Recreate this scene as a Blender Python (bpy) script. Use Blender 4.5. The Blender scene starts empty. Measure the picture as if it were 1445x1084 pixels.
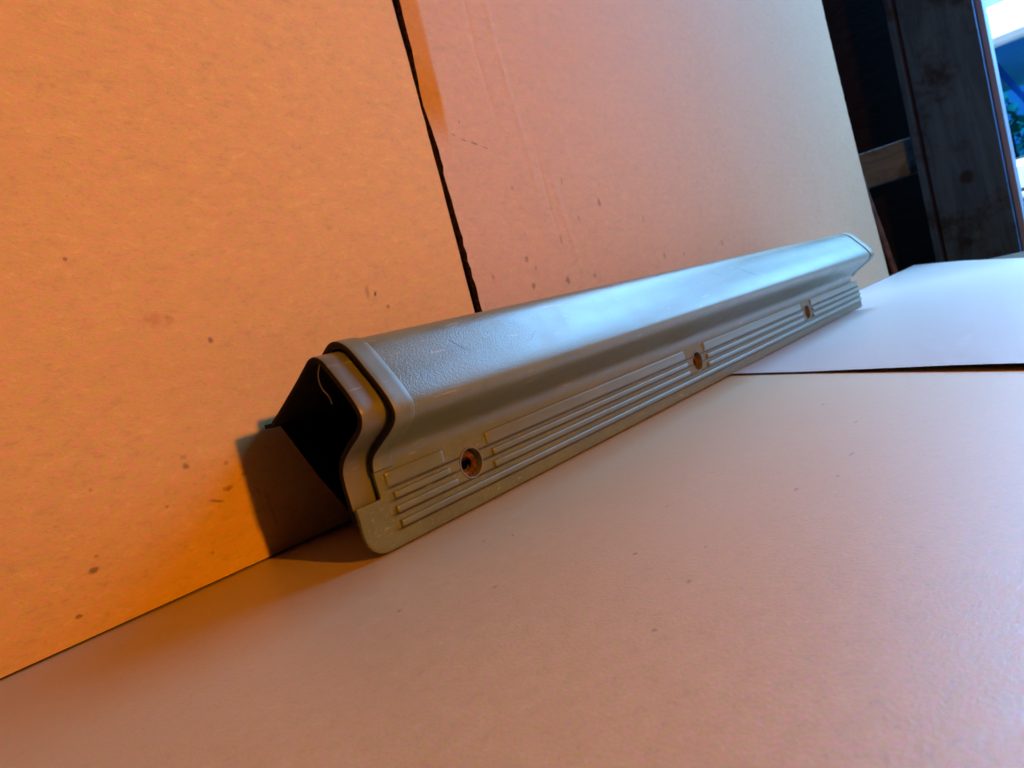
import bpy, bmesh, math, random
from mathutils import Vector, Matrix
random.seed(7)
S = bpy.context.scene
COL = S.collection
U = 0.06                       # one working unit in metres (the camera stands 1 unit above the sheets)
WY = 4.106                     # the cardboard wall's face

def V(x, y, z): return Vector((x*U, y*U, z*U))

# ------------------------------------------------------------------ camera
cd = bpy.data.cameras.new('camera'); cam = bpy.data.objects.new('camera', cd); COL.objects.link(cam)
X = Vector((0.6489633694996844, 0.2256266281701908, -0.726594226310784))
Y = Vector((-0.7187598391195568, -0.13131929624243974, -0.682744121983646))
Z = Vector((-0.24946109659913956, 0.9653226751169481, 0.07694994599487345))
cam.matrix_world = Matrix.Translation(V(0, 0, 1)) @ Matrix((X, Y, Z)).to_4x4()
cd.sensor_width = 36; cd.lens = 950/1445*36; cd.clip_start = 0.005; cd.clip_end = 500
cd.dof.use_dof = True; cd.dof.focus_distance = 3.6*U; cd.dof.aperture_fstop = 34
S.camera = cam
# ------------------------------------------------------------------ world, lamps, exposure
w = bpy.data.worlds.new('World'); S.world = w; w.use_nodes = True
w.node_tree.nodes['Background'].inputs[0].default_value = (0.35, 0.45, 1, 1)
w.node_tree.nodes['Background'].inputs[1].default_value = 0.006
S.view_settings.view_transform = 'Standard'; S.view_settings.look = 'None'
S.view_settings.exposure = 0; S.view_settings.gamma = 1

def aim(o, p, q):
    o.location = p; o.rotation_euler = (q-p).to_track_quat('-Z', 'Y').to_euler()
def lamp(name, kind, p, q, power, col, **k):
    l = bpy.data.lights.new(name, kind); l.energy = power; l.color = col
    for a, b in k.items(): setattr(l, a, b)
    o = bpy.data.objects.new(name, l); COL.objects.link(o); aim(o, p, q); return o
lamp('warm_bulb', 'POINT', V(2.3, -6.8, 4.5), V(2, 4, 1), 18, (1, 0.30, 0.0), shadow_soft_size=0.011)
DAY = (0.18, 0.52, 1.0)
lamp('doorway_daylight', 'AREA', V(25.6, -4.8, 7.0), V(8, -4.8, 6), 7, DAY, shape='RECTANGLE', size=11*U, size_y=4.6*U)
lamp('high_fill_light', 'AREA', V(25.6, -3.0, 16), V(8, -3.0, 4), 28, DAY, shape='RECTANGLE', size=16*U, size_y=10.5*U)  # added unseen high fill that brightens the floor sheets and trim top
lamp('outdoor_daylight', 'AREA', V(56, 0, 60), V(80, 0, 0), 1700, (0.45, 0.72, 1.0), shape='RECTANGLE', size=3.0, size_y=3.0)

# ------------------------------------------------------------------ node helpers
class N:
    def __init__(s, name):
        s.m = bpy.data.materials.new(name); s.m.use_nodes = True; s.t = s.m.node_tree; s.n = s.t.nodes; s.b = s.n['Principled BSDF']
    def link(s, a, b): s.t.links.new(a, b)
    def put(s, sock, v):
        if hasattr(v, 'is_output') or isinstance(v, bpy.types.NodeSocket): s.link(v, sock)
        else: sock.default_value = v
    def coord(s, scale=(1, 1, 1), loc=(0, 0, 0)):
        c = s.n.new('ShaderNodeTexCoord'); m = s.n.new('ShaderNodeMapping'); m.inputs['Scale'].default_value = scale; m.inputs['Location'].default_value = loc
        s.link(c.outputs['Object'], m.inputs[0]); return m.outputs[0]
    def noise(s, vec, scale, detail=3, rough=.55, dist=0):
        n = s.n.new('ShaderNodeTexNoise'); s.link(vec, n.inputs['Vector']); n.inputs['Scale'].default_value = scale
        n.inputs['Detail'].default_value = detail; n.inputs['Roughness'].default_value = rough; n.inputs['Distortion'].default_value = dist
        return n.outputs['Fac']
    def voro(s, vec, scale, feature='F1', out='Distance', rnd=1):
        n = s.n.new('ShaderNodeTexVoronoi'); n.feature = feature; s.link(vec, n.inputs['Vector']); n.inputs['Scale'].default_value = scale
        n.inputs['Randomness'].default_value = rnd; return n.outputs[out]
    def math(s, op, a, b=0.0, c=0.0, clamp=False):
        n = s.n.new('ShaderNodeMath'); n.operation = op; n.use_clamp = clamp
        s.put(n.inputs[0], a); s.put(n.inputs[1], b); s.put(n.inputs[2], c); return n.outputs[0]
    def ramp(s, f, a, b, lo=0.0, hi=1.0):
        n = s.n.new('ShaderNodeMapRange'); n.clamp = True; n.interpolation_type = 'SMOOTHSTEP'
        s.put(n.inputs['Value'], f)
        for k, v in (('From Min', a), ('From Max', b), ('To Min', lo), ('To Max', hi)): n.inputs[k].default_value = v
        return n.outputs[0]
    def mix(s, f, a, b, mode='MIX'):
        n = s.n.new('ShaderNodeMix'); n.data_type = 'RGBA'; n.blend_type = mode
        s.put(n.inputs[0], f); s.put(n.inputs[6], (*a, 1) if isinstance(a, tuple) else a); s.put(n.inputs[7], (*b, 1) if isinstance(b, tuple) else b)
        return n.outputs[2]
    def sep(s, vec):
        n = s.n.new('ShaderNodeSeparateXYZ'); s.link(vec, n.inputs[0]); return n.outputs
    def bump(s, h, strength, dist, prev=None):
        n = s.n.new('ShaderNodeBump'); n.inputs['Strength'].default_value = strength; n.inputs['Distance'].default_value = dist
        s.put(n.inputs['Height'], h)
        if prev is not None: s.link(prev, n.inputs['Normal'])
        return n.outputs[0]
    def set(s, **k):
        names = dict(color='Base Color', rough='Roughness', metal='Metallic', normal='Normal', spec='Specular IOR Level', trans='Transmission Weight', coat='Coat Weight', alpha='Alpha')
        for a, b in k.items(): s.put(s.b.inputs[names[a]], (*b, 1) if isinstance(b, tuple) and len(b) == 3 else b)
        return s.m

# ------------------------------------------------------------------ materials
def cardboard(name, ax, spots=(), dents=False, streak=0, tint=(0.50, 0.335, 0.13), sheen=(.72, .84, 1.45)):
    """kraft liner paper; ax: the two object axes of the sheet, in units"""
    g = N(name); p = g.coord((1/U, 1/U, 1/U)); s = g.sep(p)
    a, b = s[ax[0]], s[ax[1]]
    st = (1, 1, 1) if streak is None else tuple((0.9 if sheen[2] > 1.5 else 0.5) if i == streak else 1.0 for i in range(3))
    q = g.coord(tuple(k/U for k in st))
    fib = g.noise(q, 16, 5, .68, .4); mot = g.noise(q, 2.2, 4, .6); big = g.noise(p, .45, 3)
    fine = g.noise(q, 70, 3, .7)
    c = g.mix(g.ramp(fib, .3, .7), tuple(k*.80 for k in tint), tuple(min(1, k*1.15) for k in tint))
    ch1 = g.noise(g.coord(tuple(k/U for k in st), (5, 2, 9)), 34, 2, .6); ch2 = g.noise(g.coord(tuple(k/U for k in st), (1, 7, 4)), 48, 2, .6)
    c = g.mix(g.math('MULTIPLY', g.ramp(ch1, .40, .60), .75), c, (tint[0]*1.12, tint[1]*.90, tint[2]*1.15))
    c = g.mix(g.math('MULTIPLY', g.ramp(ch2, .40, .60), .75), c, (tint[0]*.95, tint[1]*1.06, tint[2]*.66))
    c = g.mix(g.math('MULTIPLY', g.ramp(mot, .32, .72), .14), c, (tint[0]*.88, tint[1]*.76, tint[2]*.62))
    c = g.mix(g.math('MULTIPLY', g.ramp(big, .35, .7), .22), c, (tint[0]*1.06, tint[1]*1.05, tint[2]*1.04))
    c = g.mix(g.math('MULTIPLY', g.ramp(fine, .55, .72), .30), c, (tint[0]*.62, tint[1]*.5, tint[2]*.42))
    # tiny pale flecks and dark specks in the paper
    v = g.voro(g.coord((1/U*.8, 1/U, 1/U*.8), (3, 1, 2)), 5.5)
    sel = g.voro(g.coord((1/U*.8, 1/U, 1/U*.8), (3, 1, 2)), 5.5, out='Color')
    pick = g.ramp(g.sep(sel)[0], .86, .88)
    c = g.mix(g.math('MULTIPLY', g.math('MULTIPLY', g.ramp(v, .075, .03), pick), .7), c, (tint[0]*.3, tint[1]*.2, tint[2]*.16))
    pick2 = g.ramp(g.sep(sel)[1], .90, .92)
    c = g.mix(g.math('MULTIPLY', g.math('MULTIPLY', g.ramp(v, .06, .03), pick2), .6), c, (.8, .68, .5))
    wob = g.noise(p, 22, 3)
    for (sa, sb, ra, rb, ang, k, d) in spots:
        da = g.math('SUBTRACT', a, sa); db = g.math('SUBTRACT', b, sb)
        ca, sn = math.cos(ang), math.sin(ang)
        u = g.math('DIVIDE', g.math('ADD', g.math('MULTIPLY', da, ca), g.math('MULTIPLY', db, sn)), ra)
        w_ = g.math('DIVIDE', g.math('SUBTRACT', g.math('MULTIPLY', db, ca), g.math('MULTIPLY', da, sn)), rb)
        r = g.math('SQRT', g.math('ADD', g.math('MULTIPLY', u, u), g.math('MULTIPLY', w_, w_)))
        r = g.math('ADD', r, g.math('MULTIPLY', g.math('SUBTRACT', wob, .5), 2.2))
        f = g.math('MULTIPLY', g.ramp(r, 1.25, .2), k*.85)
        c = g.mix(f, c, d)
    g.set(color=c, rough=g.ramp(fib, .2, .8, sheen[0], sheen[1]), spec=.5); g.b.inputs['IOR'].default_value = sheen[2]
    nrm = g.bump(fine, .3, .0002); nrm = g.bump(fib, .05 if sheen[2] > 1.5 else .14, .0006, nrm); nrm = nrm if sheen[2] > 1.5 else g.bump(mot, .08, .0010, nrm)
    flute = g.math('SINE', g.math('MULTIPLY', b, 2*math.pi/.115))           # faint corrugation showing through
    if sheen[2] < 1.5: nrm = g.bump(g.math('MULTIPLY', flute, g.ramp(mot, .3, .7)), .05, .0004, nrm)
    if dents:
        e = g.noise(g.coord((1/U*1, 1/U, 1/U*.28)), 1.4, 4)
        la = g.math('ADD', a, g.math('MULTIPLY', g.math('SUBTRACT', e, .5), .5))
        tot = 0.0
        for (x0, wd, z0, z1, amp) in ((5.35, .05, 1.9, 5, 1), (5.52, .035, 1.5, 2.9, -.8), (5.72, .05, 1.3, 2.7, 1), (5.02, .04, 2.6, 4.6, -.8), (6.1, .07, 2.2, 4.4, .5)):
            dx = g.math('DIVIDE', g.math('SUBTRACT', la, x0), wd)
            k = g.math('POWER', 2.718, g.math('MULTIPLY', g.math('MULTIPLY', dx, dx), -1))
            k = g.math('MULTIPLY', k, g.math('MULTIPLY', g.ramp(b, z0, z0+.5), g.ramp(b, z1, z1-.5)))
            tot = g.math('ADD', tot, g.math('MULTIPLY', k, amp))
        nrm = g.bump(tot, .22, .0007, nrm)
    g.set(normal=nrm)
    return g.m
DK = (.10, .045, .02); BK = (.02, .012, .01)
wl_spots = [(1.573, 1.57, .075, .05, 0, .5, (.30, .13, .05)), (1.66, 1.56, .025, .03, 0, .4, (.30, .13, .05)), (1.858, 1.403, .02, .02, 0, .8, DK),
    (1.507, .71, .022, .02, 0, .75, DK), (1.507, .766, .022, .02, 0, .6, DK), (.921, .333, .026, .016, .3, .85, DK), (.799, .138, .018, .012, 0, .8, DK),
    (1.26, 1.33, .03, .03, 0, .0, DK), (3.10, 1.545, .022, .06, -.2, .5, (.12, .08, .05)), (3.165, 1.52, .03, .012, .9, .95, BK), (3.253, 1.414, .02, .02, 0, .7, DK),
    (1.705, .501, .03, .02, 0, .75, DK), (1.62, .455, .04, .012, -.4, .8, DK), (1.82, .56, .02, .016, 0, .6, DK), (1.513, .176, .016, .016, 0, .6, DK),
    (.95, .40, .015, .012, 0, .6, DK), (1.35, .52, .012, .012, 0, .6, DK), (1.74, .66, .02, .018, 0, .6, DK), (1.88, .42, .018, .03, 0, .35, DK), (1.93, .3, .012, .14, .05, .3, DK)]
wr_spots = [(4.481, 1.50, .022, .03, 0, .6, DK), (5.0, 1.62, .03, .035, .2, .8, DK), (5.0, 1.36, .03, .035, .2, .7, DK), (5.55, 1.35, .04, .05, .2, .8, DK), (5.1, 1.52, .02, .03, 0, .6, DK), (6.45, 2.12, .03, .07, 0, .7, DK), (6.0, 1.95, .02, .05, .1, .5, DK),
    (6.038, 1.35, .03, .03, 0, .6, DK), (5.6, 1.75, .02, .05, 0, .5, DK), (7.6, 1.42, .03, .04, 0, .6, DK), (8.1, 1.4, .03, .03, 0, .5, DK), (7.3, 1.9, .03, .05, .3, .4, DK),
    (4.56, 2.737, .05, .009, -.3, .75, BK), (4.68, 2.712, .045, .012, -.25, .85, BK), (4.80, 2.68, .06, .007, -.3, .6, BK), (4.44, 2.78, .03, .006, -.3, .7, BK), (4.55, 2.9, .012, .02, 0, .7, DK),
    (9.3, 1.45, .05, .05, 0, .5, DK), (5.85, 2.35, .02, .04, 0, .5, DK), (5.05, 2.3, .02, .03, 0, .5, DK)]
fl_spots = [(2.30, 2.42, .02, .008, .6, .85, BK), (2.22, 2.55, .02, .012, .3, .6, DK), (1.78, 2.05, .016, .012, 0, .8, DK), (1.50, 2.35, .02, .01, .5, .7, DK), (1.95, 1.25, .02, .01, .2, .7, DK), (2.25, 1.33, .012, .008, .2, .7, DK),
    (2.9, 1.2, .025, .012, .2, .8, DK), (3.4, 1.1, .03, .01, 0, .6, DK), (4.05, 1.25, .04, .012, 0, .8, BK), (4.6, 1.6, .03, .012, 0, .6, DK), (3.2, 1.75, .012, .012, 0, .7, DK), (2.7, 1.75, .02, .01, 0, .6, DK), (1.62, 1.2, .012, .012, 0, .7, DK)]
M_wall_l = cardboard('kraft_wall_left', (0, 2), wl_spots, streak=0)
M_wall_r = cardboard('kraft_wall_right', (0, 2), wr_spots, dents=True, streak=0, tint=(.445, .312, .205))
M_floor = cardboard('kraft_floor', (0, 1), fl_spots, streak=0, tint=(.395, .325, .205), sheen=(.40, .50, 2.1))
M_floor2 = cardboard('kraft_floor_far', (1, 0), (), streak=0, tint=(.345, .355, .41), sheen=(.36, .46, 1.9))
g = N('cut_cardboard_edge'); p = g.coord((1/U,)*3); f = g.noise(p, 30, 4)
M_edge = g.set(color=g.mix(g.ramp(f, .3, .7), (.02, .010, .006), (.10, .05, .022)), rough=.9, spec=.1, normal=g.bump(f, 1, .002))

def plastic(name, grain, col=(.098, .122, .06), rough=.36, gscale=1.0, dirt=.25, scuff=.25):
    g = N(name); p = g.coord((1/U,)*3)
    d = g.noise(p, 3.0, 5, .65); d2 = g.noise(p, 40, 4, .7)
    wp = g.coord((1/U*.6, 1/U, 1/U))
    c = g.mix(g.ramp(d, .3, .75), tuple(k*.9 for k in col), tuple(k*1.12 for k in col))
    dust = g.math('MULTIPLY', g.ramp(d2, .60, .74), g.ramp(d, .42, .66))
    c = g.mix(g.math('MULTIPLY', dust, dirt), c, (.42, .34, .2))
    grime = g.math('MULTIPLY', g.ramp(g.noise(p, 7, 5, .7), .56, .75), .5)
    c = g.mix(grime, c, (col[0]*.5, col[1]*.42, col[2]*.36))
    # long faint scuffs
    sc = g.noise(g.coord((1/U*.5, 1/U*3, 1/U*3)), 9, 2)
    c = g.mix(g.math('MULTIPLY', g.ramp(sc, .66, .72), scuff), c, (.4, .38, .33))
    r = g.math('ADD', g.ramp(d, .3, .8, rough-.03, rough+.07), g.math('MULTIPLY', dust, .3))
    g.set(color=c, rough=r, spec=.68)
    if grain:
        v = g.voro(p, 95*gscale, 'SMOOTH_F1'); v2 = g.voro(p, 170*gscale, 'SMOOTH_F1')
        h = g.math('ADD', g.math('MULTIPLY', v, .7), g.math('MULTIPLY', v2, .35))
        h = g.math('ADD', h, g.math('MULTIPLY', g.noise(p, 100*gscale, 2), .5))
        n = g.bump(h, grain, .00026)
    else:
        n = g.bump(g.noise(p, 60, 3), .03, .0003)
    if scuff: n = g.bump(g.noise(p, 1.6, 2), .25, .0012, n)
    g.set(normal=n); return g.m
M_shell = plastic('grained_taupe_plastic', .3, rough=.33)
g = N.__new__(N); g.m = M_shell; g.t = M_shell.node_tree; g.n = g.t.nodes; g.b = g.n['Principled BSDF']
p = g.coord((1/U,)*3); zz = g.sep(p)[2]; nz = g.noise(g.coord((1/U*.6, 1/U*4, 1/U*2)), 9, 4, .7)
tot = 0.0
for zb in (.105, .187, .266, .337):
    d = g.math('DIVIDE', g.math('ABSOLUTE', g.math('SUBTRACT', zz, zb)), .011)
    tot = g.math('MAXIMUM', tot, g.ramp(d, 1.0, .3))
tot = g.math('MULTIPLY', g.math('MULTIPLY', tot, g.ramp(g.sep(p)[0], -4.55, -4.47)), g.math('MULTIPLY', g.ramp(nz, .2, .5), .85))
old = g.b.inputs['Base Color'].links[0].from_socket
gr = g.math('MULTIPLY', g.ramp(g.noise(p, 45, 3, .7), .56, .68), g.math('MULTIPLY', g.ramp(zz, .46, .40), .38))
xo = g.sep(p)[0]; wb_ = g.noise(p, 14, 3)
for (sx, sz, L, ang, k) in ((.31, .985, .16, -.55, .8), (.40, .945, .05, -.7, .6), (-.3, 1.03, .09, -.4, .5), (-3.9, 1.0, .07, -.9, .5), (-3.3, .93, .10, .3, .35), (1.9, 1.0, .15, -.3, .5)):
    da = g.math('SUBTRACT', xo, sx); db = g.math('ADD', g.math('SUBTRACT', zz, sz), g.math('MULTIPLY', g.math('SUBTRACT', wb_, .5), .05))
    ca, sn = math.cos(ang), math.sin(ang)
    u_ = g.math('DIVIDE', g.math('ADD', g.math('MULTIPLY', da, ca), g.math('MULTIPLY', db, sn)), L)
    w_ = g.math('DIVIDE', g.math('SUBTRACT', g.math('MULTIPLY', db, ca), g.math('MULTIPLY', da, sn)), .006)
    rr_ = g.math('SQRT', g.math('ADD', g.math('MULTIPLY', u_, u_), g.math('MULTIPLY', w_, w_)))
    old = g.mix(g.math('MULTIPLY', g.ramp(rr_, 1.1, .5), k), old, (.015, .012, .008))
    gl = g.math('MULTIPLY', g.ramp(rr_, 1.1, .5), k) if 'gl' not in globals() else g.math('MAXIMUM', gl, g.math('MULTIPLY', g.ramp(rr_, 1.1, .5), k))
c2 = g.mix(gr, old, (.30, .24, .12))
fm = g.ramp(zz, .50, .42)
oldr = g.b.inputs['Roughness'].links[0].from_socket
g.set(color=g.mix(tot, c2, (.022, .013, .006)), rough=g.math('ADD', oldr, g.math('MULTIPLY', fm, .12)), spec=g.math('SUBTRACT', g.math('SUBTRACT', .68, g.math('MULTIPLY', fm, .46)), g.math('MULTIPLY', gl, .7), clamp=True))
M_smooth = plastic('smooth_taupe_plastic', 0, rough=.42)
M_lip = plastic('worn_taupe_plastic', 0, col=(.09, .10, .07), rough=.36, dirt=.4)
M_rib = plastic('rib_taupe_plastic', 0, rough=.31, dirt=.05, scuff=.0)
g = N('pebbled_taupe_plastic')
M_shade_dark = N('inside_shade_dark').set(color=(.012, .009, .008), rough=.8, spec=.15)  # dark colour stands in for shade inside the trim and on its rims
M_gap_shade = N('collar_gap_shade').set(color=(.02, .014, .008), rough=.7, spec=.2)  # shade of the gap at the collar's end put into the colour
M_black = N('hollow_shade_black').set(color=(.003, .003, .003), rough=.9, spec=0.0)  # black stands in for the darkness of the hollow and the bores
g = N('rust'); p = g.coord((1/U,)*3); f = g.noise(p, 26, 5, .7)
M_rust = g.set(color=g.mix(g.ramp(f, .35, .7), (.05, .018, .008), (.26, .10, .03)), rough=g.ramp(f, .3, .7, .35, .7), metal=.35, normal=g.bump(f, 1, .002))

def wood(name, a, b, sc=(3, 3, 1), grime=(.02, .015, .012), rough=.7):
    g = N(name); p = g.coord(tuple(k for k in sc)); q = g.coord((1, 1, 1))
    f = g.noise(p, 9, 6, .7, 1.0); f2 = g.noise(q, 6, 5, .7); f3 = g.noise(q, 14, 3)
    c = g.mix(g.ramp(f, .3, .7), a, b); c = g.mix(g.math('MULTIPLY', g.ramp(f2, .5, .64), .75), c, grime)
    v = g.voro(g.coord((1, 1, 1)), 16)
    c = g.mix(g.math('MULTIPLY', g.math('MULTIPLY', g.ramp(v, .24, .14), g.ramp(f3, .45, .6)), .8), c, grime)
    return g.set(color=c, rough=rough, spec=.25, normal=g.bump(f, .6, .004))
M_post = wood('painted_post', (.016, .07, .17), (.04, .13, .28), (4, 4, .6), (.004, .006, .014))
M_post2 = wood('post_seam', (.02, .015, .05), (.04, .03, .07), (4, 4, .6))
M_board = wood('grey_board', (.09, .17, .25), (.16, .27, .36), (4, 1, 4))
M_pole = wood('brown_pole', (.12, .05, .03), (.18, .08, .045), (6, 6, .5))
M_shed = wood('shed_siding', (.006, .004, .004), (.014, .008, .007), (3, 1, 4), (.003, .002, .002), .9)
M_bench = wood('bench_wood', (.02, .012, .008), (.05, .03, .018), (1, 4, 4))

def simple(name, col, rough=.5, **k):
    g = N(name); q = g.coord((1, 1, 1)); f = g.noise(q, 5, 4)
    return g.set(color=g.mix(g.math('MULTIPLY', f, .3), col, tuple(x*.7 for x in col)), rough=rough, **k)
M_carpaint = simple('white_car_paint', (.72, .78, .86), .3, coat=.5)
M_carblack = simple('black_rubber', (.012, .012, .015), .6)
M_seat = simple('dark_blue_seat', (.01, .02, .06), .8)
M_glass = N('tinted_glass').set(color=(.10, .36, .72), rough=.02, trans=1.0); M_glass.node_tree.nodes['Principled BSDF'].inputs['IOR'].default_value = 1.05
M_hedge = simple('hedge_leaf', (.05, .30, .10), .6)
g = N('gravel'); f = g.noise(g.coord((1, 1, 1)), 30, 5)
M_ground = g.set(color=g.mix(f, (.12, .12, .12), (.28, .27, .26)), rough=.9, normal=g.bump(f, .6, .02))
ms = bpy.data.materials.new('sky_glow'); ms.use_nodes = True; nt = ms.node_tree; nt.nodes.clear()
e = nt.nodes.new('ShaderNodeEmission'); o_ = nt.nodes.new('ShaderNodeOutputMaterial'); tc = nt.nodes.new('ShaderNodeTexCoord'); no = nt.nodes.new('ShaderNodeTexNoise'); cr = nt.nodes.new('ShaderNodeValToRGB')
no.inputs['Scale'].default_value = .6; no.inputs['Detail'].default_value = 4
cr.color_ramp.elements[0].color = (.12, .55, 1, 1); cr.color_ramp.elements[1].color = (.5, .88, 1, 1); cr.color_ramp.elements[0].position = .35; cr.color_ramp.elements[1].position = .65
nt.links.new(tc.outputs['Object'], no.inputs['Vector']); nt.links.new(no.outputs['Fac'], cr.inputs[0]); nt.links.new(cr.outputs[0], e.inputs[0]); e.inputs[1].default_value = 1.3
nt.links.new(e.outputs[0], o_.inputs[0]); M_sky = ms

# ------------------------------------------------------------------ object helpers
def mk(name, bm, mat, parent=None, smooth=True, mods=None):
    me = bpy.data.meshes.new(name); bm.normal_update(); bm.to_mesh(me); bm.free()
    for m in (mat if isinstance(mat, (list, tuple)) else [mat]): me.materials.append(m)
    for p in me.polygons: p.use_smooth = smooth
    o = bpy.data.objects.new(name, me); COL.objects.link(o)
    if parent: o.parent = parent
    return o
def bake(o):
    dg = bpy.context.evaluated_depsgraph_get(); me = bpy.data.meshes.new_from_object(o.evaluated_get(dg)); o.modifiers.clear(); o.data = me
def autosmooth(o, deg=35):
    bm = bmesh.new(); bm.from_mesh(o.data)
    for ed in bm.edges:
        if len(ed.link_faces) == 2 and ed.calc_face_angle(0) > math.radians(deg): ed.smooth = False
    for f in bm.faces: f.smooth = True
    bm.to_mesh(o.data); bm.free()
def tag(o, label, cat, group=None):
    o['label'] = label; o['category'] = cat
    if group: o['group'] = group
def struct(o): o['kind'] = 'structure'; return o
def empty(name, x, y, z):
    o = bpy.data.objects.new(name, None); o.empty_display_size = .02; COL.objects.link(o); o.location = V(x, y, z); return o
def box(bm, x0, x1, y0, y1, z0, z1, bev=0, off=(0, 0, 0)):
    a = V(x0, y0, z0)-Vector(off); b = V(x1, y1, z1)-Vector(off)
    r = bmesh.ops.create_cube(bm, size=1)['verts']
    for v in r: v.co = Vector(((a[i]+b[i])/2 + v.co[i]*(b[i]-a[i]) for i in range(3)))
    if bev:
        es = list({e for v in r for e in v.link_edges}); bmesh.ops.bevel(bm, geom=es, offset=bev*U, segments=2, profile=.5, affect='EDGES')

# ------------------------------------------------------------------ cardboard sheets
def hsh(a, b=0.0): return (math.sin(a*12.9898+b*78.233)*43758.5453) % 1
def n1(t, seed=0):
    i = math.floor(t); f = t-i; f = f*f*(3-2*f); return hsh(i, seed)*(1-f)+hsh(i+1, seed)*f - .5
def sheet(name, mat, fn, us, vs, thick, nrm):
    """a slab over the grid fn(u,v)->unit point; nrm: direction of the back side"""
    bm = bmesh.new(); nu, nv = len(us), len(vs); F = []; B = []
    for u in us:
        F.append([bm.verts.new(V(*fn(u, v))) for v in vs]); B.append([bm.verts.new(V(*fn(u, v))+Vector(nrm)*thick*U) for v in vs])
    def q(a, b, c, d, mi=0):
        f = bm.faces.new((a, b, c, d)); f.material_index = mi
    for i in range(nu-1):
        for j in range(nv-1):
            q(F[i][j], F[i+1][j], F[i+1][j+1], F[i][j+1]); q(B[i][j+1], B[i+1][j+1], B[i+1][j], B[i][j])
    for i in range(nu-1):
        q(F[i+1][0], F[i][0], B[i][0], B[i+1][0], 1); q(F[i][-1], F[i+1][-1], B[i+1][-1], B[i][-1], 1)
    for j in range(nv-1):
        q(F[0][j], F[0][j+1], B[0][j+1], B[0][j], 1); q(F[-1][j+1], F[-1][j], B[-1][j], B[-1][j+1], 1)
    bmesh.ops.recalc_face_normals(bm, faces=bm.faces)
    o = mk(name, bm, [mat, M_edge]); autosmooth(o, 40); return o
lin = lambda a, b, n: [a+(b-a)*i/(n-1) for i in range(n)]
def crackL(z):
    return 4.125+.02*math.sin(z*.9)+.006*n1(z*9, 3)
def crackR(z):
    k = max(0, min(1, (z-2.55)/.5))
    base = 4.232-.028*max(0, min(1, (z-1.4)/1.2)) + .01*max(0, (z-3.2))
    return base + .05*k + .022*n1(z*26, 5)*(1-k) + .008*n1(z*60, 8)
def wl(u, v):
    z = v; x = -7+u*(crackL(z)+7); return (x, WY+.012*n1(x*.7, 1)*min(1, z)+.004*math.sin(z*1.3)*min(1, z), z)
o = sheet('cardboard_sheet', M_wall_l, wl, [0, .3, .5, .6, .65]+lin(.68, 1, 26), lin(0.012, 11, 120), .06, (0, 1, 0))
tag(o, 'orange lit upright cardboard sheet left of the dark vertical crack, behind the open near end', 'cardboard sheet', 'upright cardboard backdrop sheets')
def edgeR(z): return 17.87-.20*z+.011*z*z + .03*n1(z*14, 2)
def wr(u, v):
    z = v; x0 = crackR(z); x1 = edgeR(z); x = x0+u*(x1-x0)
    y = WY+.01*n1(x*.5, 4)*min(1, z*2)
    w = .15+.012*n1(z*3, 2)                                                       # crushed edge strip, bent back
    k = max(0, min(1, (z-2.62)/.45)); d = max(0, 1-(x-x0)/w)
    y += k*d*(.05+.035*math.exp(-((z-3.05)/.28)**2)) + .003*n1(x*2, 9)
    return (x, y, z)
us = [0, .0014, .0028, .0042, .0056, .007, .0084, .0098, .0112, .0126, .0137, .0142, .016, .02]+lin(.03, 1, 40)
o = sheet('cardboard_sheet', M_wall_r, wr, us, lin(0.012, 11, 160), .06, (0, 1, 0))
tag(o, 'upright cardboard sheet right of the dark vertical crack, paler and bluish towards its far edge', 'cardboard sheet', 'upright cardboard backdrop sheets')

# floor sheets; the seam runs through (6.355,2.925),(5.465,1.435),(4.972,.541)
def seam(y):
    t = (y-.541)/(2.925-.541); return 4.972+(6.355-4.972)*t+.05*math.sin(t*2.6)*.5
def fa(u, v):
    y = v; x1 = seam(y)+.25; x = -7+u*(x1+7); return (x, y, .0)
o = sheet('cardboard_sheet', M_floor, fa, [0, .3, .5]+lin(.55, 1, 24), lin(-9, WY+.03, 50), .05, (0, 0, -1))
tag(o, 'large flat cardboard sheet in the foreground under the near half of the trim', 'cardboard sheet', 'flat cardboard sheets on the bench')
FAR = [(-9, 9), (1.286, 14.54), (2.6, 17.6), (3.6, 19.6), (4.26, 20.9)]
def farx(y):
    if y > 4.26: return 20.9
    for (a, b), (c, d) in zip(FAR, FAR[1:]):
        if y <= c: return b+(d-b)*(y-a)/(c-a)
    return 20.9
def fb(u, v):
    y = v; x0 = seam(y); x1 = farx(y); x = x0+u*(x1-x0)
    e = max(0, 1-(x-x0)/1.2)
    lift = .010+.022*max(0, min(1, (2.3-y)/1.3))+.006*n1(y*1.5, 6)*min(1, max(0, 3-y))
    z = lift*e*e+.008 + .05*max(0, u-.8)*math.exp(-((y-2.6)/1.2)**2)
    return (x, y, z)
YB = WY-.004
vs = lin(-9, -1, 10)+lin(-.8, YB, 60)
o = sheet('cardboard_sheet', M_floor2, fb, lin(0, .12, 14)+lin(.15, 1, 30), vs, .006, (0, 0, -1))
tag(o, 'pale bluish cardboard sheet under the far end of the trim, near edge slightly lifted', 'cardboard sheet', 'flat cardboard sheets on the bench')
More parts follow.
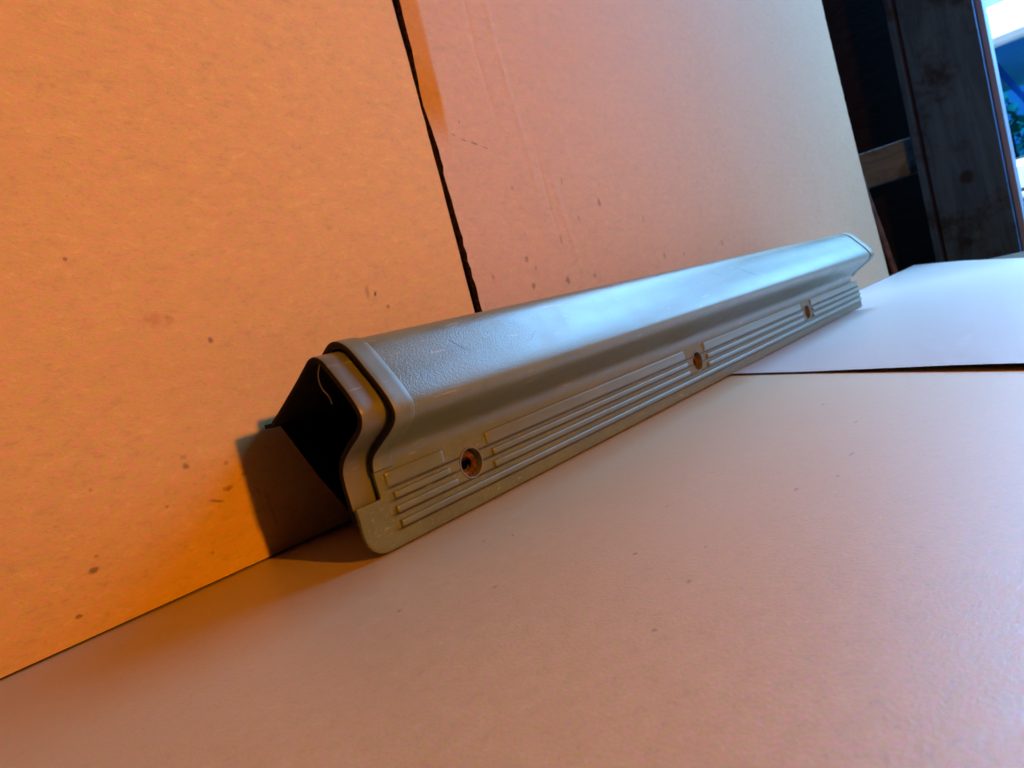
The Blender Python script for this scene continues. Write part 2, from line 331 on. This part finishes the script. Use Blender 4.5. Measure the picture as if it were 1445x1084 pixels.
# bench, walls
bm = bmesh.new(); box(bm, -12, 17.5, -10, 4.9, -.9, -.054, .03); b_ = mk('workbench', bm, M_bench, smooth=False)
tag(b_, 'dark wooden workbench under the cardboard sheets', 'workbench')
bm = bmesh.new(); box(bm, -12, 17.0, 5.0, 5.6, -15, 22); struct(mk('wall_behind_bench', bm, M_shed, smooth=False))
bm = bmesh.new(); box(bm, 26, 26.5, 2.4, 26, -15, 10); box(bm, 26, 26.5, 5.5, 26, 10.01, 22); box(bm, 26, 26.5, -30, -14, -15, 22)
struct(mk('wall_with_doorway', bm, M_shed, smooth=False))
bm = bmesh.new(); box(bm, -22, 26.5, -30, 27, 22.01, 23); struct(mk('ceiling', bm, M_shed, smooth=False))

# ------------------------------------------------------------------ the sill trim
def spline(pts, n=6):
    out = []
    for i in range(len(pts)-1):
        p0 = pts[max(0, i-1)]; p1 = pts[i]; p2 = pts[i+1]; p3 = pts[min(len(pts)-1, i+2)]
        for k in range(n):
            t = k/n
            out.append(tuple(.5*((2*p1[a])+(-p0[a]+p2[a])*t+(2*p0[a]-5*p1[a]+4*p2[a]-p3[a])*t*t+(-p0[a]+3*p1[a]-3*p2[a]+p3[a])*t**3) for a in (0, 1)))
    out.append(pts[-1]); return out
UPPER = [(-1.055, .30), (-1.052, .36), (-1.05, .43), (-1.058, .49), (-1.095, .545), (-1.19, .605), (-1.285, .66), (-1.345, .705), (-1.37, .755), (-1.352, .815),
         (-1.30, .90), (-1.235, .985), (-1.175, 1.065), (-1.125, 1.12), (-1.07, 1.155), (-1.0, 1.168), (-.93, 1.145), (-.80, 1.07), (-.55, .925), (-.36, .835), (-.2, .815), (-.008, .81)]
UP = spline(UPPER, 4)
def offset(pr, d):
    out = []
    for i, p in enumerate(pr):
        a = pr[max(0, i-1)]; b = pr[min(len(pr)-1, i+1)]; tx, tz = b[0]-a[0], b[1]-a[1]; l = math.hypot(tx, tz) or 1
        out.append((p[0]-tz/l*d, p[1]+tx/l*d))         # outward = left of travel = (-tz, tx)
    return out
def sweep(bm, prof, xs, keep=None, xmap=None):
    G = [[bm.verts.new(V(*( (x, y+WY, z) if xmap is None else xmap(x, y+WY, z, i, j)))) for j, (y, z) in enumerate(prof)] for i, x in enumerate(xs)]
    for i in range(len(xs)-1):
        for j in range(len(prof)-1):
            if keep is None or keep(i, j): bm.faces.new((G[i][j], G[i+1][j], G[i+1][j+1], G[i][j+1]))
    loose = [v for v in bm.verts if not v.link_faces]
    bmesh.ops.delete(bm, geom=loose, context='VERTS')
X0, XC, XE, XB = 1.868, 2.03, 11.34, 11.06
trim = empty('door_sill_trim', 6.6, WY-1.055, 0)
tag(trim, 'long hollow taupe plastic door sill trim with ribs and three screw holes', 'sill trim')
TO = -trim.location
def child(o, par=trim):
    o.parent = par
    off = par.matrix_world.translation if False else None
    return o
def reroot(o, org):
    o.data.transform(Matrix.Translation(-org))
# shell
flz = [(-1.055, z) for z in lin(.008, .30, 8)]
prof = flz[:-1]+UP; nf = len(flz)-1
xs = [X0, X0+.01, X0+.03, X0+.06, X0+.09, X0+.13, XC]+lin(XC+.06, XB-.05, 110)+[XB, XB+.1, XE-.1, XE-.02, XE]
def xm(x, y, z, i, j):
    if j <= nf:
        # rounded lower near corner
        k = z/.30; r = .13; zb = .008
        if x < X0+r: zb = .008+(r-math.sqrt(max(0, r*r-(X0+r-x)**2)))
        z = zb+(.30-zb)*k
    if x > XB+.01: x = x+.0*z
    return (x, y+.010*math.sin(x*.55)*(.4 if j < nf else 1)*0, z)
bm = bmesh.new()
ib = xs.index(XB)
sweep(bm, prof, xs, keep=lambda i, j: j < nf+4 if (xs[i] < XC-1e-6 and j < nf) else (j < nf if xs[i] < XC-1e-6 else (True if i < ib else j < nf+6)), xmap=xm)
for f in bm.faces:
    if f.calc_center_median().y > (WY-.34)*U: f.material_index = 1  # back tab takes the shade-dark colour too
shell = mk('shell', bm, [M_shell, M_shade_dark])
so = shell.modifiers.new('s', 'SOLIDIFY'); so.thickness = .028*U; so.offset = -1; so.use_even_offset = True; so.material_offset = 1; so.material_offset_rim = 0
bv = shell.modifiers.new('b', 'BEVEL'); bv.width = .008*U; bv.segments = 2; bv.limit_method = 'ANGLE'; bv.angle_limit = math.radians(50)
bake(shell)
HOLES = [(2.722, .282), (5.805, .282), (8.945, .282)]
cb = bmesh.new()
for hx, hz in HOLES:
    r = bmesh.ops.create_cone(cb, cap_ends=True, segments=48, radius1=.090*U, radius2=.090*U, depth=.4*U)['verts']
    bmesh.ops.rotate(cb, verts=r, matrix=Matrix.Rotation(math.pi/2, 3, 'X')); bmesh.ops.translate(cb, verts=r, vec=V(hx, WY-1.055, hz))
cut = mk('cutter', cb, M_shell)
bo = shell.modifiers.new('h', 'BOOLEAN'); bo.operation = 'DIFFERENCE'; bo.object = cut; bo.solver = 'EXACT'
bake(shell); bpy.data.objects.remove(cut); autosmooth(shell, 40)
def attach(o):
    o.data.transform(Matrix.Translation(-trim.location)); o.parent = trim; return o
attach(shell)
# dark lining just inside the shell with the hollow's shade put into its colour
bm = bmesh.new(); lip_prof = offset(UP, -.05)
# near lip: the inset tongue that stands out past the collar
def lipx(x, y, z, i, j): return (x, y, z)
k0 = 2
LP = [(-.993, .20), (-.992, .28), (-.99, .36), (-.988, .43), (-1.0, .505), (-1.045, .57), (-1.13, .63), (-1.225, .685), (-1.275, .725), (-1.298, .775), (-1.282, .83),
      (-1.235, .905), (-1.175, .985), (-1.12, 1.055), (-1.08, 1.092), (-1.035, 1.108), (-.985, 1.103), (-.93, 1.075), (-.80, 1.005), (-.55, .88), (-.42, .82)]
lp = offset(spline(LP, 4), .014)
sweep(bm, lp, [X0+.002, X0+.05, X0+.1, XC, XC+.2, XC+.5])
lip = mk('end_lip', bm, [M_lip, M_shade_dark])
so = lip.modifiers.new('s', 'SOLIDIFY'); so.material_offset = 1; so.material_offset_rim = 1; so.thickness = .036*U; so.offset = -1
bv = lip.modifiers.new('b', 'BEVEL'); bv.width = .016*U; bv.segments = 3; bv.limit_method = 'ANGLE'; bv.angle_limit = math.radians(50)
bake(lip); autosmooth(lip, 40); attach(lip)
bm = bmesh.new(); sweep(bm, [q for q in offset(UP, -.06)], lin(XC+.45, XB-.1, 20)); ln = mk('shade_lining', bm, M_shade_dark)
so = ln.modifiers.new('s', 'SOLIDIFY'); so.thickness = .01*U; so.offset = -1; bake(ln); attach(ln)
bm = bmesh.new(); sweep(bm, [(-1.0, .20), (-.70, .50), (-.43, .83), (-.395, .858)], [X0+.05]+lin(X0+.2, XB-.1, 12)); wb = mk('shade_web', bm, M_black)  # added black sheet that fills the open end with shade
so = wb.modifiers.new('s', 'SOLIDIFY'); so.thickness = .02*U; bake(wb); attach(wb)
# collar: smooth raised band round the near end
cp = [q for q in offset(UP, .011)]
cp = [q for k_, q in enumerate(cp) if UP[k_][1] > .44 and UP[k_][0] < -.30]
bm = bmesh.new(); sweep(bm, cp, [XC-.008, XC+.03, XC+.09, XC+.13]); col = mk('collar', bm, [M_smooth, M_gap_shade])
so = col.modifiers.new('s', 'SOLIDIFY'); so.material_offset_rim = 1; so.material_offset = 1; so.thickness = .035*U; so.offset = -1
bv = col.modifiers.new('b', 'BEVEL'); bv.width = .009*U; bv.segments = 3; bv.limit_method = 'ANGLE'; bv.angle_limit = math.radians(50)
bake(col); autosmooth(col, 40); attach(col)
# far lip, separated from the shell by a thin dark groove
bm = bmesh.new(); fp = offset(UP, .004); fp = [q for k_, q in enumerate(fp) if UP[k_][1] > .5 and UP[k_][0] < -.5]
sweep(bm, fp, [XB+.05, XB+.12, XB+.19, XB+.25]); fl = mk('end_lip', bm, M_smooth); fl['label'] = 'smooth lip round the far end'
so = fl.modifiers.new('s', 'SOLIDIFY'); so.thickness = .05*U; so.offset = -1
bv = fl.modifiers.new('b', 'BEVEL'); bv.width = .01*U; bv.segments = 3; bv.limit_method = 'ANGLE'; bv.angle_limit = math.radians(50)
bake(fl); autosmooth(fl, 40); attach(fl)
bm = bmesh.new(); gp = offset(UP, -.035); gp = [q for k_, q in enumerate(gp) if UP[k_][1] > .5 and UP[k_][0] < -.5]
sweep(bm, gp, [XB-.2, XB+.0, XB+.2]); gr = mk('groove_bed', bm, M_shade_dark)
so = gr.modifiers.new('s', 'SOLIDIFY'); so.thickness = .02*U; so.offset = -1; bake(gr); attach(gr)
# ribs
FY = WY-1.055
def rib(x0, x1, z, w, h, round0=True, round1=True, name='rib', mat=None):
    bm = bmesh.new(); n = 9; hw = w/2
    cs = []
    for k in range(n):
        a = math.pi*k/(n-1); c = math.cos(a); s_ = math.sin(a)
        cs.append((math.copysign(abs(c)**.75, c)*hw, s_**.55*h))
    xs_ = []
    L = x1-x0; e = hw*.9
    st = [(0, .0), (e*.12, .5), (e*.35, .8), (e*.7, .97), (e, 1)]
    xs_ += [(x0+a, s) for a, s in st] if round0 else [(x0, 1)]
    m = max(2, int(L/.4)); xs_ += [(x0+e+(L-2*e)*(k+1)/m, 1) for k in range(m-1)]
    xs_ += [(x1-a, s) for a, s in reversed(st)] if round1 else [(x1, 1)]
    G = []
    for x, s in xs_:
        s = max(s, .03)
        G.append([bm.verts.new(V(x, FY+.004-b*(.3+.7*s)*(1 if s > .04 else 0), z+a*(.75+.25*s))) for a, b in cs])
    for i in range(len(G)-1):
        for j in range(n-1): bm.faces.new((G[i][j], G[i][j+1], G[i+1][j+1], G[i+1][j]))
    for R_ in (G[0], G[-1]): bm.faces.new(R_)
    for i in range(len(G)-1): bm.faces.new((G[i][0], G[i+1][0], G[i+1][-1], G[i][-1]))
    bmesh.ops.recalc_face_normals(bm, faces=bm.faces)
    o = mk(name, bm, mat or M_rib); autosmooth(o, 50); return attach(o)
RW = .044; RH = .023
o = rib(2.105, XE-.03, .132, RW, RH+.004, round1=False); o['label'] = 'lowest rib, running the whole length'
segs = [(2.105, 2.545), (2.905, 5.60), (5.985, 8.75), (9.12, XE-.03)]
for k, (a, b) in enumerate(segs):
    end = k == 3
    rib(a-.005, b+.03*(k == 0), .213, RW, RH, round1=not end)
    rib(a+.005, b-.01, .292, RW, RH, round1=not end)
    p = rib(a-.02, b-.02, .385, .088, .013, round1=not end, name='raised_panel')
# pebbled channels: slight raised field under the ribs is left to the shell's own grain
# screw holes
def lathe(bm, pr, cx, cz, seg=48, wob=0, sx=1):
    rings = []
    for k, (r, d) in enumerate(pr):
        rings.append([bm.verts.new(V(cx+sx*r*math.cos(t)*(1+wob*n1(3*t/1.1, k+1)), FY+d, cz+r*math.sin(t)*(1+wob*n1(3*t/1.1, k+4)))) for t in [2*math.pi*i/seg for i in range(seg)]])
    for a, b in zip(rings, rings[1:]):
        for i in range(seg): bm.faces.new((a[i], b[i], b[(i+1) % seg], a[(i+1) % seg]))
    return rings
for k, (hx, hz) in enumerate(HOLES):
    bm = bmesh.new(); lathe(bm, [(.100, .003), (.097, -.003), (.092, -.004), (.088, -.002), (.086, .01), (.084, .058), (.045, .062), (.042, .08)], hx, hz); h = mk('screw_hole', bm, M_lip); autosmooth(h, 45); attach(h)
    bm = bmesh.new(); lathe(bm, [(.083, .062), (.080, .044), (.072, .038), (.058, .046), (.050, .040), (.043, .050), (.041, .12)], hx-.002, hz-.006, wob=.10)
    ring = mk('rusty_ring', bm, M_rust); attach(ring); ring.parent = h
    bm = bmesh.new(); R_ = lathe(bm, [(.0425, .052), (.041, .1)], hx-.002, hz-.006); bm.faces.new(R_[1]); bo_ = mk('bore', bm, M_black); attach(bo_); bo_.parent = h
# stray plastic thread in the opening
cu = bpy.data.curves.new('plastic_thread', 'CURVE'); cu.dimensions = '3D'; cu.bevel_depth = .0035*U; cu.bevel_resolution = 2
sp = cu.splines.new('BEZIER'); tp = [(1.90, -1.035, 1.075), (1.885, -1.02, 1.02), (1.88, -1.03, .96), (1.89, -1.06, .90), (1.885, -1.075, .865)]
sp.bezier_points.add(len(tp)-1)
for q, (a, b, c) in zip(sp.bezier_points, tp): q.co = V(a, b+WY, c); q.handle_left_type = q.handle_right_type = 'AUTO'
th = bpy.data.objects.new('plastic_thread', cu); COL.objects.link(th); bpy.context.view_layer.update()
me = bpy.data.meshes.new_from_object(th.evaluated_get(bpy.context.evaluated_depsgraph_get())); bpy.data.objects.remove(th)
th = bpy.data.objects.new('plastic_thread', me); COL.objects.link(th); me.materials.clear(); me.materials.append(simple('pale_thread', (.45, .36, .2), .5))
for p_ in me.polygons: p_.use_smooth = True
attach(th)

# ------------------------------------------------------------------ shed behind
PX = 23
bm = bmesh.new(); box(bm, PX, PX+1.4, 2.07, 3.76, -15, 9.6, .03); post = empty('door_post', PX+.7, 2.9, -15)
tag(post, 'weathered greyish painted door post with dark scuffs between the shed interior and the doorway', 'door post')
def put(o, par): o.data.transform(Matrix.Translation(-par.location)); o.parent = par; return o
put(mk('post_face', bm, M_post, smooth=False), post)
bm = bmesh.new(); box(bm, PX-.10, PX+1.3, 3.84, 4.02, -15, 9.6, .03); put(mk('edge_board', bm, M_post, smooth=False), post)
bm = bmesh.new(); box(bm, PX+.12, PX+1.2, 3.755, 3.845, -15, 9.6); put(mk('seam', bm, M_post2, smooth=False), post)
bm = bmesh.new(); box(bm, PX+.3, PX+1.2, 1.90, 2.06, -15, 9.6, .03); put(mk('jamb_strip', bm, simple('weathered_jamb', (.16, .27, .42), .6), smooth=False), post)
bm = bmesh.new(); box(bm, PX+.1, PX+1.4, -14, 9, 9.61, 10.3, .03); hb = mk('door_header', bm, M_post, smooth=False)
tag(hb, 'painted beam across the top of the door post', 'beam')
bm = bmesh.new(); box(bm, PX+.5, PX+1.0, 4.03, 6.4, 2.50, 3.56, .04); bd = mk('wall_board', bm, M_board, smooth=False)
tag(bd, 'short grey horizontal board with dark marks joining the left side of the door post', 'board')
bm = bmesh.new()
r = bmesh.ops.create_cone(bm, cap_ends=True, segments=16, radius1=.085*U, radius2=.08*U, depth=1)['verts']
pa, pb = V(PX-.7, 5.44, 3.76), V(PX-.7, 3.15, -14.95); d = pb-pa
for v in r: v.co.z *= d.length
q = d.to_track_quat('Z', 'Y').to_matrix().to_4x4()
bmesh.ops.transform(bm, matrix=Matrix.Translation((pa+pb)/2) @ q, verts=r)
pl = mk('leaning_pole', bm, M_pole); tag(pl, 'thin reddish brown wooden pole leaning in the dark behind the cardboard wall', 'pole')

# ------------------------------------------------------------------ outside
bm = bmesh.new(); box(bm, -40, 400, -250, 250, -15.6, -15.0); struct(mk('ground', bm, M_ground, smooth=False))
bm = bmesh.new(); box(bm, 320, 322, -250, 250, -30, 300); struct(mk('sky', bm, M_sky, smooth=False))
car = empty('parked_car', 72, 0, -15)
tag(car, 'white car parked outside the doorway, its dark blue window and door handle beside the post', 'car')
CX0, CX1 = 62, 90
# side silhouette in (y,z): the car lies along y
def cpart(name, bm, mat, smooth=False, par=None):
    o = mk(name, bm, mat, smooth=smooth); o.data.transform(Matrix.Translation(-car.location)); o.parent = par or car; return o
bm = bmesh.new()
sil = [(-34, -10.5), (-34, -1), (-32.5, 1.2), (-18, 3.2), (-16, 3.7), (29, 3.9), (33, 2.6), (34.5, -2), (34.5, -10.5), (30, -11.5), (-30, -11.5)]
a = [bm.verts.new(V(CX0, y, z)) for y, z in sil]; b = [bm.verts.new(V(CX1, y, z)) for y, z in sil]
bm.faces.new(a); bm.faces.new(b[::-1])
for i in range(len(sil)): bm.faces.new((a[i], b[i], b[(i+1) % len(sil)], a[(i+1) % len(sil)]))
bmesh.ops.recalc_face_normals(bm, faces=bm.faces); bmesh.ops.bevel(bm, geom=list(bm.edges), offset=.5*U, segments=3, affect='EDGES'); cpart('body', bm, M_carpaint)
bm = bmesh.new(); box(bm, CX0+.3, CX1-.3, -9, 27, 11.95, 14.7, .5); cpart('roof', bm, M_carpaint)
def bar(bm, y0, z0, y1, z1, x, wd):
    vs_ = [V(x, y0-wd, z0), V(x, y0+wd, z0), V(x, y1+wd, z1), V(x, y1-wd, z1)]; vv = [bm.verts.new(c) for c in vs_]+[bm.verts.new(c+V(.8, 0, 0)) for c in vs_]
    for f in ((0, 1, 2, 3), (7, 6, 5, 4), (0, 4, 5, 1), (1, 5, 6, 2), (2, 6, 7, 3), (3, 7, 4, 0)): bm.faces.new([vv[i] for i in f])
for xx in (CX0+.8, CX1-1.6):
    for (y0, y1, wd) in ((-16.5, -7.6, .55), (-1.0, -1.0, .6), (13.0, 13.4, .6), (28.5, 25.6, .8)):
        bm = bmesh.new(); bar(bm, y0, 3.6, y1, 12.1, xx, wd); cpart('pillar', bm, M_carblack if abs(y0) < 14 else M_carpaint)
    for (y0, y1, t0, t1) in ((-15.5, -1.8, -7.0, -1.8), (-.3, 12.2, -.3, 12.6), (13.8, 27.5, 14.2, 24.6)):
        bm = bmesh.new(); c = [V(xx+.35, y0, 3.9), V(xx+.35, y1, 3.9), V(xx+.35, t1, 11.9), V(xx+.35, t0, 11.9)]
        vv = [bm.verts.new(k) for k in c]+[bm.verts.new(k+V(.08, 0, 0)) for k in c]
        for f in ((0, 1, 2, 3), (7, 6, 5, 4), (0, 4, 5, 1), (1, 5, 6, 2), (2, 6, 7, 3), (3, 7, 4, 0)): bm.faces.new([vv[i] for i in f])
        win = cpart('window', bm, M_glass)
        bm = bmesh.new(); box(bm, xx+.1, xx+.34, y0, y1, 3.55, 3.95, .05); cpart('window_seal', bm, M_carblack, par=win)
bm = bmesh.new(); bar(bm, 5.6, 11.9, 2.2, 4.0, CX0+2.6, .22); cpart('seat_belt', bm, simple('grey_belt', (.25, .4, .6), .6))
for (yy) in (-2.0, 5.3, 18.5):
    bm = bmesh.new(); box(bm, CX0-.35, CX0-.1, yy-.9, yy+.9, 1.0, 1.45, .1); h = cpart('door_handle', bm, M_carpaint)
    bm = bmesh.new(); box(bm, CX0-.12, CX0+.02, yy-1.2, yy+1.2, .45, 1.75, .05); cpart('handle_recess', bm, M_carblack, par=h)
for yy in (0, 13.5):
    for xx in (CX0+8,):
        bm = bmesh.new(); box(bm, xx, xx+12, yy+6.2, yy+8.2, -2, 7.5, .6); box(bm, xx+1, xx+4.5, yy+6.6, yy+8.0, 7.6, 10, .5); cpart('seat', bm, M_seat)
for yy in (-23, 22):
    bm = bmesh.new(); r = bmesh.ops.create_cone(bm, cap_ends=True, segments=40, radius1=5.2*U, radius2=5.2*U, depth=3.4*U)['verts']
    bmesh.ops.rotate(bm, verts=r, matrix=Matrix.Rotation(math.pi/2, 3, 'Y')); bmesh.ops.translate(bm, verts=r, vec=V(CX0+1.4, yy, -9.8)); wh = cpart('wheel', bm, M_carblack)
    bm = bmesh.new(); r = bmesh.ops.create_cone(bm, cap_ends=True, segments=32, radius1=3.3*U, radius2=3.0*U, depth=.3*U)['verts']
    bmesh.ops.rotate(bm, verts=r, matrix=Matrix.Rotation(math.pi/2, 3, 'Y')); bmesh.ops.translate(bm, verts=r, vec=V(CX0-.5, yy, -9.8)); cpart('rim', bm, simple('steel_rim', (.4, .42, .45), .35, metal=.8), par=wh)
# hedge seen through the car windows
bm = bmesh.new(); rr = random.Random(3)
for k in range(14000):
    y = rr.uniform(-60, 60); h = 27+4*n1(y*.2, 7)*2; z = -15+ (rr.random()**.8)*h; x = 104+rr.uniform(-5, 5)*(1-.3*(z+15)/20)
    c = V(x, y, z); s_ = rr.uniform(.5, 1.1)*U
    a_ = Vector((rr.uniform(-1, 1), rr.uniform(-1, 1), rr.uniform(-1, 1))).normalized(); b2 = a_.orthogonal().normalized()
    bm.faces.new([bm.verts.new(c+a_*s_), bm.verts.new(c+b2*s_*.6), bm.verts.new(c-a_*s_), bm.verts.new(c-b2*s_*.6)])
hd = mk('hedge', bm, M_hedge, smooth=False); tag(hd, 'green hedge beyond the parked car, seen through its window', 'hedge')
